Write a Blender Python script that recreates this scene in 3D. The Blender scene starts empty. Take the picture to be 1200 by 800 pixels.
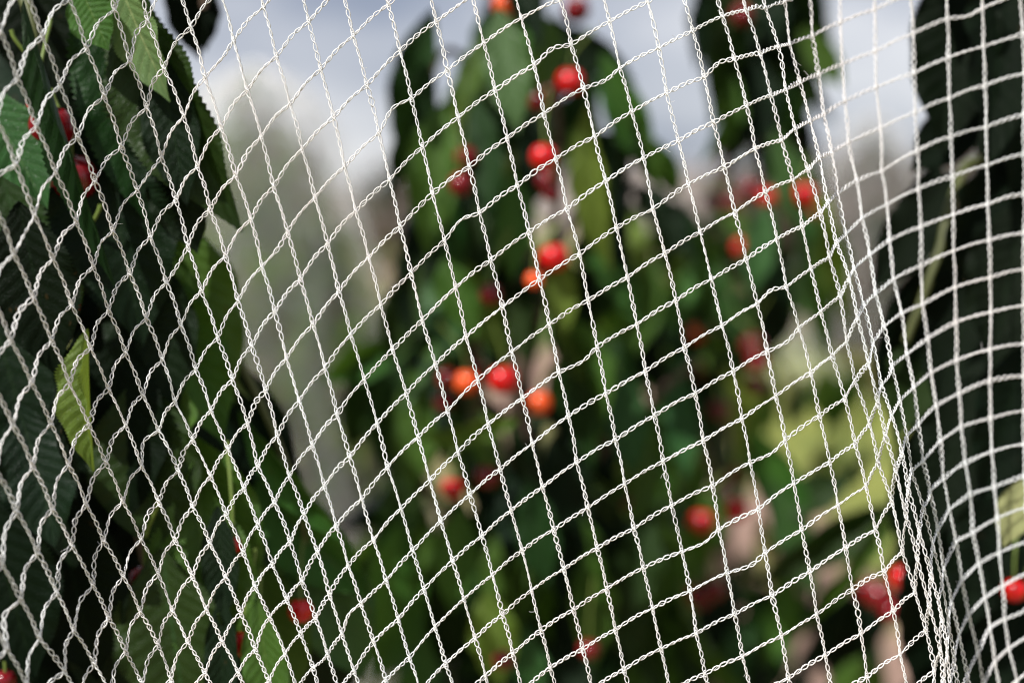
import bpy, math, random
import numpy as np
from mathutils import Vector, Matrix

random.seed(7)
rng = np.random.default_rng(7)
S = bpy.context.scene
COL = S.collection
R = math.radians

# ------------------------------------------------------------------ camera
CAM_Z = 1.45
PITCH = R(4.6)
F_PX = 1200 * 50 / 36.0
FOCUS = 0.61
cd = bpy.data.cameras.new('camera')
cam = bpy.data.objects.new('camera', cd)
COL.objects.link(cam)
cam.location = (0, 0, CAM_Z)
cam.rotation_euler = (R(90) - PITCH, 0, 0)
cd.lens = 50
cd.sensor_width = 36
cd.clip_start = 0.01
cd.clip_end = 3000
cd.dof.use_dof = True
cd.dof.focus_distance = FOCUS
cd.dof.aperture_fstop = 3.2
S.camera = cam
CF = Vector((0, math.cos(PITCH), -math.sin(PITCH)))      # view direction
CU = Vector((0, math.sin(PITCH), math.cos(PITCH)))
CR = Vector((1, 0, 0))
CP = Vector((0, 0, CAM_Z))

def W(x, y, d):
    """a point of the place, from where the photograph (1200 x 800) shows it and its distance"""
    return CP + CF * d + CR * ((x - 600) / F_PX * d) + CU * ((400 - y) / F_PX * d)

# ------------------------------------------------------------------ sky, sun, exposure
SUN_EL, SUN_AZ = R(50), R(-138)      # azimuth from +Y, clockwise: behind and left of the camera
wd = bpy.data.worlds.new('World')
S.world = wd
wd.use_nodes = True
nt = wd.node_tree
nt.nodes.clear()
N = nt.nodes.new
out = N('ShaderNodeOutputWorld')
bg = N('ShaderNodeBackground'); bg.inputs[1].default_value = 0.10
sky = N('ShaderNodeTexSky'); sky.sky_type = 'NISHITA'; sky.sun_disc = False
sky.sun_elevation = SUN_EL; sky.sun_rotation = SUN_AZ
bgc = N('ShaderNodeBackground')
tc = N('ShaderNodeTexCoord')
mp = N('ShaderNodeMapping'); mp.inputs['Scale'].default_value = (1.6, 1.6, 5.5); mp.inputs['Location'].default_value = (0.35, 0.0, 0.4)
nz = N('ShaderNodeTexNoise'); nz.inputs['Scale'].default_value = 1.9; nz.inputs['Detail'].default_value = 7; nz.inputs['Roughness'].default_value = 0.55
nt.links.new(tc.outputs['Generated'], mp.inputs[0]); nt.links.new(mp.outputs[0], nz.inputs[0])
cr = N('ShaderNodeValToRGB')
cr.color_ramp.elements[0].position = 0.36; cr.color_ramp.elements[0].color = (0.36, 0.40, 0.52, 1)
cr.color_ramp.elements[1].position = 0.62; cr.color_ramp.elements[1].color = (0.95, 0.95, 0.99, 1)
nt.links.new(nz.outputs[0], cr.inputs[0]); nt.links.new(cr.outputs[0], bgc.inputs[0])
bgc.inputs[1].default_value = 0.70
mix = N('ShaderNodeMixShader'); mix.inputs[0].default_value = 0.86
nt.links.new(sky.outputs[0], bg.inputs[0])
nt.links.new(bg.outputs[0], mix.inputs[1]); nt.links.new(bgc.outputs[0], mix.inputs[2])
nt.links.new(mix.outputs[0], out.inputs[0])

sd = bpy.data.lights.new('sun', 'SUN')
sd.energy = 5.0; sd.angle = R(0.5); sd.color = (1.0, 0.97, 0.93)
sun = bpy.data.objects.new('sun', sd); COL.objects.link(sun)
sdir = Vector((math.sin(SUN_AZ) * math.cos(SUN_EL), math.cos(SUN_AZ) * math.cos(SUN_EL), math.sin(SUN_EL)))
sun.rotation_euler = sdir.to_track_quat('Z', 'Y').to_euler()
S.view_settings.view_transform = 'Standard'
S.view_settings.look = 'None'
S.view_settings.exposure = 0.34
S.view_settings.gamma = 1.0
S.render.engine = 'CYCLES'
S.cycles.transparent_max_bounces = 8
S.cycles.max_bounces = 6
S.cycles.filter_width = 1.15

# ------------------------------------------------------------------ materials
def new_mat(name):
    m = bpy.data.materials.new(name); m.use_nodes = True
    n = m.node_tree; n.nodes.clear()
    o = n.nodes.new('ShaderNodeOutputMaterial')
    p = n.nodes.new('ShaderNodeBsdfPrincipled')
    n.links.new(p.outputs[0], o.inputs[0])
    return m, n, p, o

def math_node(n, op, a, b=None, c=None):
    k = n.nodes.new('ShaderNodeMath'); k.operation = op
    for i, v in enumerate((a, b, c)):
        if v is None: continue
        if isinstance(v, (int, float)): k.inputs[i].default_value = v
        else: n.links.new(v, k.inputs[i])
    return k.outputs[0]

def leaf_mat(name, col, vein, rough=0.42, trans=0.22, tcol=None, spec=0.5, blotch=0.35):
    m, n, p, o = new_mat(name)
    uv = n.nodes.new('ShaderNodeUVMap')
    sp = n.nodes.new('ShaderNodeSeparateXYZ'); n.links.new(uv.outputs[0], sp.inputs[0])
    u, v = sp.outputs[0], sp.outputs[1]         # u: 0..1 across (0.5 midrib), v: along
    au = math_node(n, 'ABSOLUTE', math_node(n, 'MULTIPLY_ADD', u, 2.0, -1.0))
    # side veins: run outwards and forwards from the midrib
    ph = math_node(n, 'SUBTRACT', v, math_node(n, 'MULTIPLY', math_node(n, 'POWER', au, 0.85), 0.16))
    fr = math_node(n, 'FRACT', math_node(n, 'MULTIPLY', ph, 12.0))
    d = math_node(n, 'ABSOLUTE', math_node(n, 'SUBTRACT', fr, 0.5))
    side = n.nodes.new('ShaderNodeMapRange'); side.inputs[1].default_value = 0.06; side.inputs[2].default_value = 0.0
    n.links.new(d, side.inputs[0])
    mid = n.nodes.new('ShaderNodeMapRange'); mid.inputs[1].default_value = 0.045; mid.inputs[2].default_value = 0.015
    n.links.new(au, mid.inputs[0])
    veins = math_node(n, 'MAXIMUM', math_node(n, 'MULTIPLY', side.outputs[0], 0.55), mid.outputs[0])
    tco = n.nodes.new('ShaderNodeTexCoord')
    oi = n.nodes.new('ShaderNodeObjectInfo')
    nz = n.nodes.new('ShaderNodeTexNoise'); nz.noise_dimensions = '4D'; nz.inputs['Scale'].default_value = 5; nz.inputs['Detail'].default_value = 5
    n.links.new(uv.outputs[0], nz.inputs['Vector']); n.links.new(math_node(n, 'MULTIPLY', oi.outputs['Random'], 30.0), nz.inputs['W'])
    hs = n.nodes.new('ShaderNodeHueSaturation')
    hs.inputs['Color'].default_value = (*col, 1)
    n.links.new(math_node(n, 'MULTIPLY_ADD', nz.outputs[0], blotch * 2, 1.0 - blotch), hs.inputs['Value'])
    n.links.new(math_node(n, 'MULTIPLY_ADD', oi.outputs['Random'], 0.05, 0.475), hs.inputs['Hue'])
    mx = n.nodes.new('ShaderNodeMix'); mx.data_type = 'RGBA'
    n.links.new(math_node(n, 'MULTIPLY', veins, 0.8), mx.inputs[0]); n.links.new(hs.outputs[0], mx.inputs[6]); mx.inputs[7].default_value = (*vein, 1)
    vs = n.nodes.new('ShaderNodeTexVoronoi'); vs.voronoi_dimensions = '4D'; vs.inputs['Scale'].default_value = 6.5
    n.links.new(uv.outputs[0], vs.inputs['Vector']); n.links.new(math_node(n, 'MULTIPLY', oi.outputs['Random'], 50.0), vs.inputs['W'])
    sm = n.nodes.new('ShaderNodeMapRange'); sm.inputs[1].default_value = 0.16; sm.inputs[2].default_value = 0.10
    n.links.new(math_node(n, 'MULTIPLY_ADD', nz.outputs[0], 0.16, math_node(n, 'SUBTRACT', vs.outputs['Distance'], 0.06)), sm.inputs[0])
    mb = n.nodes.new('ShaderNodeMix'); mb.data_type = 'RGBA'
    n.links.new(math_node(n, 'MULTIPLY', sm.outputs[0], 0.7), mb.inputs[0]); n.links.new(mx.outputs[2], mb.inputs[6])
    mb.inputs[7].default_value = (col[0] * 1.6 + .035, col[1] * .5 + .022, .010, 1)
    n.links.new(mb.outputs[2], p.inputs['Base Color'])
    p.inputs['Specular IOR Level'].default_value = spec
    # relief: quilted between veins with a fine cell network
    vo = n.nodes.new('ShaderNodeTexVoronoi'); vo.feature = 'DISTANCE_TO_EDGE'; vo.inputs['Scale'].default_value = 46
    n.links.new(uv.outputs[0], vo.inputs['Vector'])
    vmin = math_node(n, 'MINIMUM', vo.outputs['Distance'], 0.12)
    n.links.new(math_node(n, 'MULTIPLY_ADD', nz.outputs[0], 0.25, rough - 0.12), p.inputs['Roughness'])
    h = math_node(n, 'ADD', math_node(n, 'MULTIPLY', d, 0.8), math_node(n, 'MULTIPLY', vmin, 1.2))
    bp = n.nodes.new('ShaderNodeBump'); bp.inputs['Strength'].default_value = 0.55; bp.inputs['Distance'].default_value = 0.0022
    n.links.new(h, bp.inputs['Height']); n.links.new(bp.outputs[0], p.inputs['Normal'])
    tr = n.nodes.new('ShaderNodeBsdfTranslucent')
    tr.inputs[0].default_value = (*(tcol or (col[0] * 2.2, col[1] * 2.0, col[2] * .7)), 1)
    ms = n.nodes.new('ShaderNodeMixShader'); ms.inputs[0].default_value = trans
    n.links.new(p.outputs[0], ms.inputs[1]); n.links.new(tr.outputs[0], ms.inputs[2]); n.links.new(ms.outputs[0], o.inputs[0])
    return m

M = {}
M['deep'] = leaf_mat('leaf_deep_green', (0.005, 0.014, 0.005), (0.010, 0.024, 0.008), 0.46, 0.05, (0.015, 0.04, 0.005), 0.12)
M['black'] = leaf_mat('leaf_shade_green', (0.0030, 0.0072, 0.0026), (0.005, 0.012, 0.004), 0.5, 0.03, (0.01, 0.02, 0.003), 0.07)  # near-black copy of the leaf green; deep shade put into the colour
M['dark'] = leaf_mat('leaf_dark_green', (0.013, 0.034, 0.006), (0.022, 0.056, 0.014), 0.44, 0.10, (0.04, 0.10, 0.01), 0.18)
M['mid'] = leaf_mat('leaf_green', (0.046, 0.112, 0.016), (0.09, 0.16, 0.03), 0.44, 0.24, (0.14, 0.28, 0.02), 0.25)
M['blue'] = leaf_mat('leaf_cool_green', (0.036, 0.098, 0.024), (0.07, 0.15, 0.04), 0.38, 0.15, (0.08, 0.20, 0.04), 0.3)
M['lime'] = leaf_mat('leaf_lime', (0.110, 0.175, 0.022), (0.22, 0.28, 0.07), 0.45, 0.30, (0.28, 0.38, 0.04), 0.3)
M['under'] = leaf_mat('leaf_underside', (0.150, 0.215, 0.075), (0.32, 0.38, 0.16), 0.55, 0.25, (0.22, 0.34, 0.05), 0.3)
M['pale'] = leaf_mat('leaf_yellowing', (0.30, 0.30, 0.13), (0.38, 0.36, 0.18), 0.5, 0.25, (0.4, 0.38, 0.1), 0.3)

def simple_mat(name, col, rough=0.6, noise=30.0, amt=0.35, bump=0.3, spec=0.4, dist=0.001):
    m, n, p, o = new_mat(name)
    t = n.nodes.new('ShaderNodeTexCoord')
    z = n.nodes.new('ShaderNodeTexNoise'); z.inputs['Scale'].default_value = noise; z.inputs['Detail'].default_value = 6
    n.links.new(t.outputs['Object'], z.inputs['Vector'])
    hs = n.nodes.new('ShaderNodeHueSaturation'); hs.inputs['Color'].default_value = (*col, 1)
    n.links.new(math_node(n, 'MULTIPLY_ADD', z.outputs[0], amt * 2, 1 - amt), hs.inputs['Value'])
    n.links.new(hs.outputs[0], p.inputs['Base Color'])
    p.inputs['Roughness'].default_value = rough; p.inputs['Specular IOR Level'].default_value = spec
    b = n.nodes.new('ShaderNodeBump'); b.inputs['Strength'].default_value = bump; b.inputs['Distance'].default_value = dist
    n.links.new(z.outputs[0], b.inputs['Height']); n.links.new(b.outputs[0], p.inputs['Normal'])
    return m
M['mauve'] = leaf_mat('leaf_dry_brown', (0.15, 0.105, 0.09), (0.2, 0.15, 0.12), 0.6, 0.15, (0.25, .17, .12), 0.2)
M['bark'] = simple_mat('bark', (0.10, 0.065, 0.045), 0.8, 60)
M['shoot'] = simple_mat('green_shoot', (0.075, 0.085, 0.025), 0.5, 40, 0.3)
M['petiole'] = simple_mat('leaf_stalk', (0.22, 0.16, 0.06), 0.45, 60, 0.35)
M['stalk'] = simple_mat('cherry_stalk', (0.14, 0.20, 0.04), 0.5, 50, 0.3)

# white knitted twine: slightly translucent monofilament
m, n, p, o = new_mat('white_twine')
t = n.nodes.new('ShaderNodeTexCoord')
z = n.nodes.new('ShaderNodeTexNoise'); z.inputs['Scale'].default_value = 9; z.inputs['Detail'].default_value = 4
n.links.new(t.outputs['Object'], z.inputs['Vector'])
rp = n.nodes.new('ShaderNodeValToRGB')
rp.color_ramp.elements[0].position = 0.35; rp.color_ramp.elements[0].color = (0.90, 0.86, 0.845, 1)
rp.color_ramp.elements[1].position = 0.65; rp.color_ramp.elements[1].color = (0.88, 0.90, 0.90, 1)
n.links.new(z.outputs[0], rp.inputs[0]); n.links.new(rp.outputs[0], p.inputs['Base Color'])
p.inputs['Roughness'].default_value = 0.35
tr = n.nodes.new('ShaderNodeBsdfTranslucent'); tr.inputs[0].default_value = (0.8, 0.8, 0.8, 1)
ms = n.nodes.new('ShaderNodeMixShader'); ms.inputs[0].default_value = 0.2
n.links.new(p.outputs[0], ms.inputs[1]); n.links.new(tr.outputs[0], ms.inputs[2]); n.links.new(ms.outputs[0], o.inputs[0])
M['twine'] = m
M['veil'] = simple_mat('fine_white_mesh', (0.78, 0.77, 0.76), 0.6, 5, 0.05, 0.0)

def cherry_mat(name, col, col2):
    m, n, p, o = new_mat(name)
    t = n.nodes.new('ShaderNodeTexCoord')
    oi = n.nodes.new('ShaderNodeObjectInfo')
    z = n.nodes.new('ShaderNodeTexNoise'); z.noise_dimensions = '4D'; z.inputs['Scale'].default_value = 55; z.inputs['Detail'].default_value = 3
    n.links.new(t.outputs['Object'], z.inputs['Vector']); n.links.new(math_node(n, 'MULTIPLY', oi.outputs['Random'], 20.0), z.inputs['W'])
    r = n.nodes.new('ShaderNodeValToRGB')
    r.color_ramp.elements[0].position = 0.3; r.color_ramp.elements[0].color = (*col, 1)
    r.color_ramp.elements[1].position = 0.75; r.color_ramp.elements[1].color = (*col2, 1)
    n.links.new(z.outputs[0], r.inputs[0]); n.links.new(r.outputs[0], p.inputs['Base Color'])
    p.inputs['Roughness'].default_value = 0.16
    p.inputs['Specular IOR Level'].default_value = 0.4; p.inputs['Coat Weight'].default_value = 0.15; p.inputs['Coat Roughness'].default_value = 0.06
    p.inputs['Subsurface Weight'].default_value = 0.15; p.inputs['Subsurface Radius'].default_value = (0.004, 0.001, 0.0005)
    p.inputs['Subsurface Scale'].default_value = 0.6
    return m
M['red'] = cherry_mat('cherry_red', (0.44, 0.002, 0.005), (0.62, 0.008, 0.006))
M['orange'] = cherry_mat('cherry_orange', (0.74, 0.045, 0.010), (0.82, 0.16, 0.03))
M['crimson'] = cherry_mat('cherry_crimson', (0.11, 0.002, 0.006), (0.22, 0.006, 0.010))
M['scar'] = simple_mat('cherry_scar', (0.12, 0.05, 0.03), 0.7, 200)

# ------------------------------------------------------------------ helpers
def mesh_from(name, verts, faces, mat, smooth=True, uvs=None):
    """verts (n,3) array, faces (m,4) array of quads"""
    me = bpy.data.meshes.new(name)
    verts = np.asarray(verts, dtype=np.float32); faces = np.asarray(faces, dtype=np.int32)
    k = faces.shape[1]
    me.vertices.add(len(verts)); me.vertices.foreach_set('co', verts.ravel())
    me.loops.add(faces.size); me.loops.foreach_set('vertex_index', faces.ravel())
    me.polygons.add(len(faces))
    me.polygons.foreach_set('loop_start', np.arange(0, faces.size, k, dtype=np.int32))
    if uvs is not None:
        l = me.uv_layers.new(name='UVMap')
        l.data.foreach_set('uv', np.asarray(uvs, dtype=np.float32)[faces.ravel()].ravel())
    me.update(calc_edges=True); me.validate()
    if smooth: me.polygons.foreach_set('use_smooth', np.ones(len(me.polygons), dtype=bool))
    me.materials.append(mat)
    return me

def link(name, data, parent=None):
    o = bpy.data.objects.new(name, data); COL.objects.link(o)
    if parent is not None: o.parent = parent
    return o

def thing(name, label, cat, loc, group=None):
    o = bpy.data.objects.new(name, None); COL.objects.link(o)
    o.empty_display_size = 0.02
    o.location = loc; o['label'] = label; o['category'] = cat
    if group: o['group'] = group
    return o

def tube_arrays(P, rad, sides=8, base=0):
    """P (n,3) centre line, rad scalar or (n,)"""
    P = np.asarray(P, float); n = len(P)
    rad = np.broadcast_to(np.asarray(rad, float), (n,))
    T = np.gradient(P, axis=0); T /= np.linalg.norm(T, axis=1, keepdims=True) + 1e-12
    ref = np.array([0.13, -0.95, 0.27]); 
    A = np.cross(T, ref); A /= np.linalg.norm(A, axis=1, keepdims=True) + 1e-12
    B = np.cross(T, A)
    th = np.arange(sides) * 2 * np.pi / sides
    V = (P[:, None, :] + rad[:, None, None] * (np.cos(th)[None, :, None] * A[:, None, :] + np.sin(th)[None, :, None] * B[:, None, :])).reshape(-1, 3)
    i = np.arange(n - 1)[:, None] * sides; j = np.arange(sides)[None, :]; j2 = (j + 1) % sides
    F = np.stack([i + j, i + j2, i + sides + j2, i + sides + j], axis=-1).reshape(-1, 4) + base
    return V, F

def smooth_path(pts, n):
    pts = np.asarray([list(p) for p in pts], float)
    m = len(pts); t = np.linspace(0, m - 1, n)
    P = np.vstack([2 * pts[0] - pts[1], pts, 2 * pts[-1] - pts[-2]])
    k = np.minimum(t.astype(int), m - 2); f = (t - k)[:, None]
    p0, p1, p2, p3 = P[k], P[k + 1], P[k + 2], P[k + 3]
    return 0.5 * (2 * p1 + (p2 - p0) * f + (2 * p0 - 5 * p1 + 4 * p2 - p3) * f ** 2 + (3 * p1 - p0 - 3 * p2 + p3) * f ** 3)

def tube_obj(name, pts, r0, r1, mat, parent, n=24, sides=8):
    P = smooth_path(pts, n) - np.array(parent.location)
    P += rng.normal(0, 0.12 * min(r0, r1), P.shape)
    V, F = tube_arrays(P, np.linspace(r0, r1, n), sides)
    return link(name, mesh_from(name, V, F, mat), parent)

# ------------------------------------------------------------------ leaves
def leaf_mesh(name, mat, rows, cols, teeth, fold=0.25, droop=0.18, wav=0.03, bend=0.0, twist=0.0, width_pos=0.42, seed=0):
    """unit leaf: base at the origin, tip at (0,1,0), full width 1, serrated edge, fold about the midrib"""
    r = np.random.default_rng(seed)
    s = np.linspace(0, 1, rows + 1)
    a = width_pos
    prof = np.where(s < a, np.sin(np.pi / 2 * np.clip(s / a, 0, 1)) ** 0.75, np.cos(np.pi / 2 * np.clip((s - a) / (1 - a), 0, 1)) ** 0.95)
    prof = prof * (1 - 0.30 * np.clip((s - 0.8) / 0.2, 0, 1) ** 1.0)       # drawn-out tip
    V = []; UV = []
    t = np.linspace(-1, 1, 2 * cols + 1)
    jag = (1 - ((s * teeth) % 1.0))                                      # forward-pointing teeth
    jag2 = (1 - ((s * teeth + 0.37) % 1.0))
    ph = r.uniform(0, 6.28, 4)
    for k, sv in enumerate(s):
        w = 0.5 * prof[k]
        for tv in t:
            e = abs(tv) ** 6
            jj = jag[k] if tv > 0 else jag2[k]
            x = tv * w * (1 - e * 0.11 * jj + e * 0.02 * math.sin(17 * sv + ph[0]))
            y = sv + (abs(tv) ** 2) * 0.05 * (1 - sv) * min(1, prof[k] * 1.2) + e * 0.010 * jj
            z = fold * abs(x) - droop * sv ** 2 + wav * e * math.sin(sv * 21 + ph[1] + (2.2 if tv > 0 else 0)) * prof[k] \
                + 0.5 * wav * math.sin(sv * 6 + ph[2]) * abs(tv)
            # puckers between the side veins
            z += 0.0045 * math.sin(2 * math.pi * (12 * (sv - 0.16 * abs(tv) ** .85))) * (abs(tv) * (1 - abs(tv))) * 3
            an = twist * sv
            x, z = x * math.cos(an) - z * math.sin(an), x * math.sin(an) + z * math.cos(an)
            x += bend * (sv ** 2 - sv)
            V.append((x, y, z)); UV.append(((tv + 1) / 2, sv))
    nc = len(t)
    i = np.arange(rows)[:, None] * nc; j = np.arange(nc - 1)[None, :]
    F = np.stack([i + j, i + j + 1, i + nc + j + 1, i + nc + j], axis=-1).reshape(-1, 4)
    return mesh_from(name, V, F, mat, uvs=UV)

STYLES = {                      # fold, droop, wav, bend, twist, width_pos
    'flat': (0.22, 0.10, 0.035, 0.0, 0.1, 0.45),
    'fold': (0.75, 0.16, 0.05, 0.06, 0.3, 0.42),
    'arc': (0.45, 0.30, 0.04, 0.30, -0.3, 0.45),
    'arcr': (0.45, 0.30, 0.04, -0.30, 0.3, 0.45),
    'long': (0.35, 0.20, 0.05, -0.08, 0.5, 0.38),
    'wave': (0.30, -0.12, 0.07, 0.10, -0.5, 0.48),
}
_cache = {}
def get_leaf(style, mk, hi):
    k = (style, mk, hi)
    if k not in _cache:
        f, d, w, b, tw, wp = STYLES[style]
        rows, cols, teeth = (176, 6, 44) if hi == 2 else ((84, 4, 28) if hi == 1 else (32, 2, 10))
        _cache[k] = leaf_mesh('leaf_' + style, M[mk], rows, cols, teeth, f, d, w, b, tw, wp, seed=hash(style) % 97 if False else len(style) * 7 + ord(style[0]))
    return _cache[k]

def place_leaf(tree, a, b, width, roll, mk, style='flat', hi=1, stalk=None, label=None):
    """a, b: (x, y, depth) of leaf base and tip; width in metres"""
    A, B = W(*a), W(*b)
    ax = (B - A); L = ax.length; ax.normalize()
    nrm = -CF - ax * (-CF).dot(ax)
    if nrm.length < 1e-3: nrm = CU.copy()
    nrm.normalize()
    nrm = Matrix.Rotation(R(roll), 3, ax) @ nrm
    xx = ax.cross(nrm).normalized()
    o = link('leaf', get_leaf(style, mk, hi), tree)
    m = Matrix.Identity(4)
    for i in range(3):
        m[i][0] = xx[i] * width; m[i][1] = ax[i] * L; m[i][2] = nrm[i] * math.sqrt(width * L)
        m[i][3] = A[i] - tree.location[i]
    o.matrix_basis = m if False else m
    loc, rot, sc = m.decompose()
    o.rotation_mode = 'QUATERNION'
    o.location = loc; o.rotation_quaternion = rot; o.scale = sc
    if label: o['label'] = label
    return o

def scatter(tree, n, poly, drange, lrange, wr=(0.3, 0.42), ang=(0, 22), mats=(('dark', 5), ('mid', 3)), hi=0, avoid=(), droll=55, styles=('flat', 'fold', 'long', 'arc', 'arcr', 'wave'), rs=None):
    r = random.Random(rs)
    xs = [p[0] for p in poly]; ys = [p[1] for p in poly]
    keys = [k for k, _ in mats]; wts = [w for _, w in mats]
    c = 0; tries = 0
    while c < n and tries < n * 40:
        tries += 1
        x = r.uniform(min(xs), max(xs)); y = r.uniform(min(ys), max(ys))
        ins = False; j = len(poly) - 1
        for i in range(len(poly)):
            if (poly[i][1] > y) != (poly[j][1] > y) and x < (poly[j][0] - poly[i][0]) * (y - poly[i][1]) / (poly[j][1] - poly[i][1]) + poly[i][0]: ins = not ins
            j = i
        if not ins: continue
        d = r.uniform(*drange); L = r.uniform(*lrange)           # L in metres
        th = R(r.gauss(*ang))
        lp = L * F_PX / d
        x1 = x + math.sin(th) * lp; y1 = y + math.cos(th) * lp
        bad = False
        for (ax, ay, rx, ry) in avoid:
            for f in (0.12, 0.4, 0.7, 0.95):
                qx, qy = x + (x1 - x) * f, y + (y1 - y) * f
                hw = 0.16 * lp * math.sin(math.pi * f)
                if ((qx - ax) / (rx + hw)) ** 2 + ((qy - ay) / (ry + hw * .6)) ** 2 < 1: bad = True
        if bad: continue
        place_leaf(tree, (x, y, d), (x1, y1, d + r.uniform(-0.4, 0.4) * L), L * r.uniform(*wr), r.gauss(0, droll),
                   r.choices(keys, wts)[0], r.choice(styles), hi)
        c += 1

# ------------------------------------------------------------------ THE SETTING
def ground():
    nx, ny = 90, 120
    xs = np.concatenate([-np.geomspace(400, .25, nx // 2), np.geomspace(.25, 400, nx // 2)])
    ys = np.concatenate([-np.geomspace(60, .2, 20), np.geomspace(.2, 1500, ny)])
    X, Y = np.meshgrid(xs, ys)
    Z = 0.025 * np.sin(X * 1.3 + 0.6 * np.sin(Y * .7)) * np.cos(Y * 0.9) * (np.abs(Y) < 60) + rng.normal(0, 0.006, X.shape) * (np.hypot(X, Y) < 12)
    V = np.stack([X, Y, Z], -1).reshape(-1, 3)
    k = len(xs); i = np.arange(len(ys) - 1)[:, None] * k; j = np.arange(k - 1)[None, :]
    F = np.stack([i + j, i + j + 1, i + k + j + 1, i + k + j], -1).reshape(-1, 4)
    m, n, p, o = new_mat('orchard_soil_and_grass')
    t = n.nodes.new('ShaderNodeTexCoord')
    def ns(sc, det=5):
        z = n.nodes.new('ShaderNodeTexNoise'); z.inputs['Scale'].default_value = sc; z.inputs['Detail'].default_value = det
        n.links.new(t.outputs['Object'], z.inputs['Vector']); return z.outputs[0]
    a = ns(0.55); b = ns(1.6, 7); c = ns(60)
    r1 = n.nodes.new('ShaderNodeValToRGB')
    r1.color_ramp.elements[0].position = 0.3; r1.color_ramp.elements[0].color = (0.20, 0.125, 0.09, 1)
    r1.color_ramp.elements[1].position = 0.7; r1.color_ramp.elements[1].color = (0.32, 0.20, 0.15, 1)
    n.links.new(b, r1.inputs[0])
    r2 = n.nodes.new('ShaderNodeValToRGB')
    r2.color_ramp.elements[0].position = 0.3; r2.color_ramp.elements[0].color = (0.085, 0.115, 0.012, 1)
    r2.color_ramp.elements[1].position = 0.7; r2.color_ramp.elements[1].color = (0.25, 0.26, 0.045, 1)
    n.links.new(b, r2.inputs[0])
    fac = n.nodes.new('ShaderNodeMapRange'); fac.inputs[1].default_value = 0.46; fac.inputs[2].default_value = 0.56
    sx = n.nodes.new('ShaderNodeSeparateXYZ'); n.links.new(t.outputs['Object'], sx.inputs[0])
    # grass alleys between the tree rows, bare soil under the rows
    q = math_node(n, 'FRACT', math_node(n, 'DIVIDE', math_node(n, 'ADD', math_node(n, 'MULTIPLY_ADD', a, 1.6, -0.8), math_node(n, 'ADD', sx.outputs[0], -1.25)), 4.6))
    tri = math_node(n, 'SUBTRACT', 0.83, math_node(n, 'ABSOLUTE', math_node(n, 'SUBTRACT', q, 0.34)))
    n.links.new(math_node(n, 'MULTIPLY_ADD', c, 0.12, math_node(n, 'SUBTRACT', tri, 0.06)), fac.inputs[0])
    mx = n.nodes.new('ShaderNodeMix'); mx.data_type = 'RGBA'
    n.links.new(fac.outputs[0], mx.inputs[0]); n.links.new(r1.outputs[0], mx.inputs[6]); n.links.new(r2.outputs[0], mx.inputs[7])
    n.links.new(mx.outputs[2], p.inputs['Base Color']); p.inputs['Roughness'].default_value = 0.9
    bp = n.nodes.new('ShaderNodeBump'); bp.inputs['Strength'].default_value = 0.7; bp.inputs['Distance'].default_value = 0.02
    n.links.new(c, bp.inputs['Height']); n.links.new(bp.outputs[0], p.inputs['Normal'])
    g = link('ground', mesh_from('ground', V, F, m)); g['kind'] = 'structure'
    # low hills at the horizon
    xs = np.linspace(-700, 700, 90); rows = 10
    V = []
    for k in range(rows):
        f = k / (rows - 1)
        for x in xs:
            h = 20 + 7 * math.sin(x * 0.011 + 1) + 4 * math.sin(x * 0.037)
            V.append((x, 520 + 220 * f, h * math.sin(math.pi * f) ** 0.8 - 0.3))
    k = len(xs); i = np.arange(rows - 1)[:, None] * k; j = np.arange(k - 1)[None, :]
    F = np.stack([i + j, i + j + 1, i + k + j + 1, i + k + j], -1).reshape(-1, 4)
    h = link('hills', mesh_from('hills', V, F, simple_mat('hill_scrub', (0.20, 0.17, 0.15), 0.9, 0.05, 0.4, 0.2, 0.2, 0.5))); h['kind'] = 'structure'
ground()

def leaf_cloud(n, centre, rad, size, r, cone=None, shell=0.3):
    """many small pointed leaf faces through a volume, local coordinates"""
    V = np.zeros((n, 4, 3)); c = 0
    u = r.normal(size=(n, 3)); u /= np.linalg.norm(u, axis=1, keepdims=True)
    rr = r.uniform(shell, 1, n) ** 0.5
    clump = r.normal(size=(max(3, n // 60), 3)); clump /= np.linalg.norm(clump, axis=1, keepdims=True)
    P = u * rr[:, None]
    pick = clump[r.integers(0, len(clump), n)] * r.uniform(0.4, 1.0, (n, 1))
    P = np.where(r.uniform(size=(n, 1)) < 0.65, pick + r.normal(0, 0.13, (n, 3)), P)
    P = P * np.array(rad) + np.array(centre)
    if cone:                                    # crown that narrows upwards, inside its netting
        f = np.clip(1 - P[:, 2] / cone, 0.0, 1)
        P[:, :2] *= (0.22 + 0.78 * f ** 0.75)[:, None]
    ax = r.normal(0, 0.5, (n, 3)) + np.array([0, 0, -0.8]); ax /= np.linalg.norm(ax, axis=1, keepdims=True)
    sd = np.cross(ax, r.normal(size=(n, 3))); sd /= np.linalg.norm(sd, axis=1, keepdims=True)
    L = r.uniform(0.7, 1.3, n)[:, None] * size
    V[:, 0] = P; V[:, 1] = P + ax * L * .45 + sd * L * .22; V[:, 2] = P + ax * L; V[:, 3] = P + ax * L * .45 - sd * L * .22
    F = np.arange(n * 4).reshape(n, 4)
    uv = np.tile([[.5, 0], [1, .45], [.5, 1], [0, .45]], (n, 1))
    return V.reshape(-1, 3), F, uv

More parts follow.
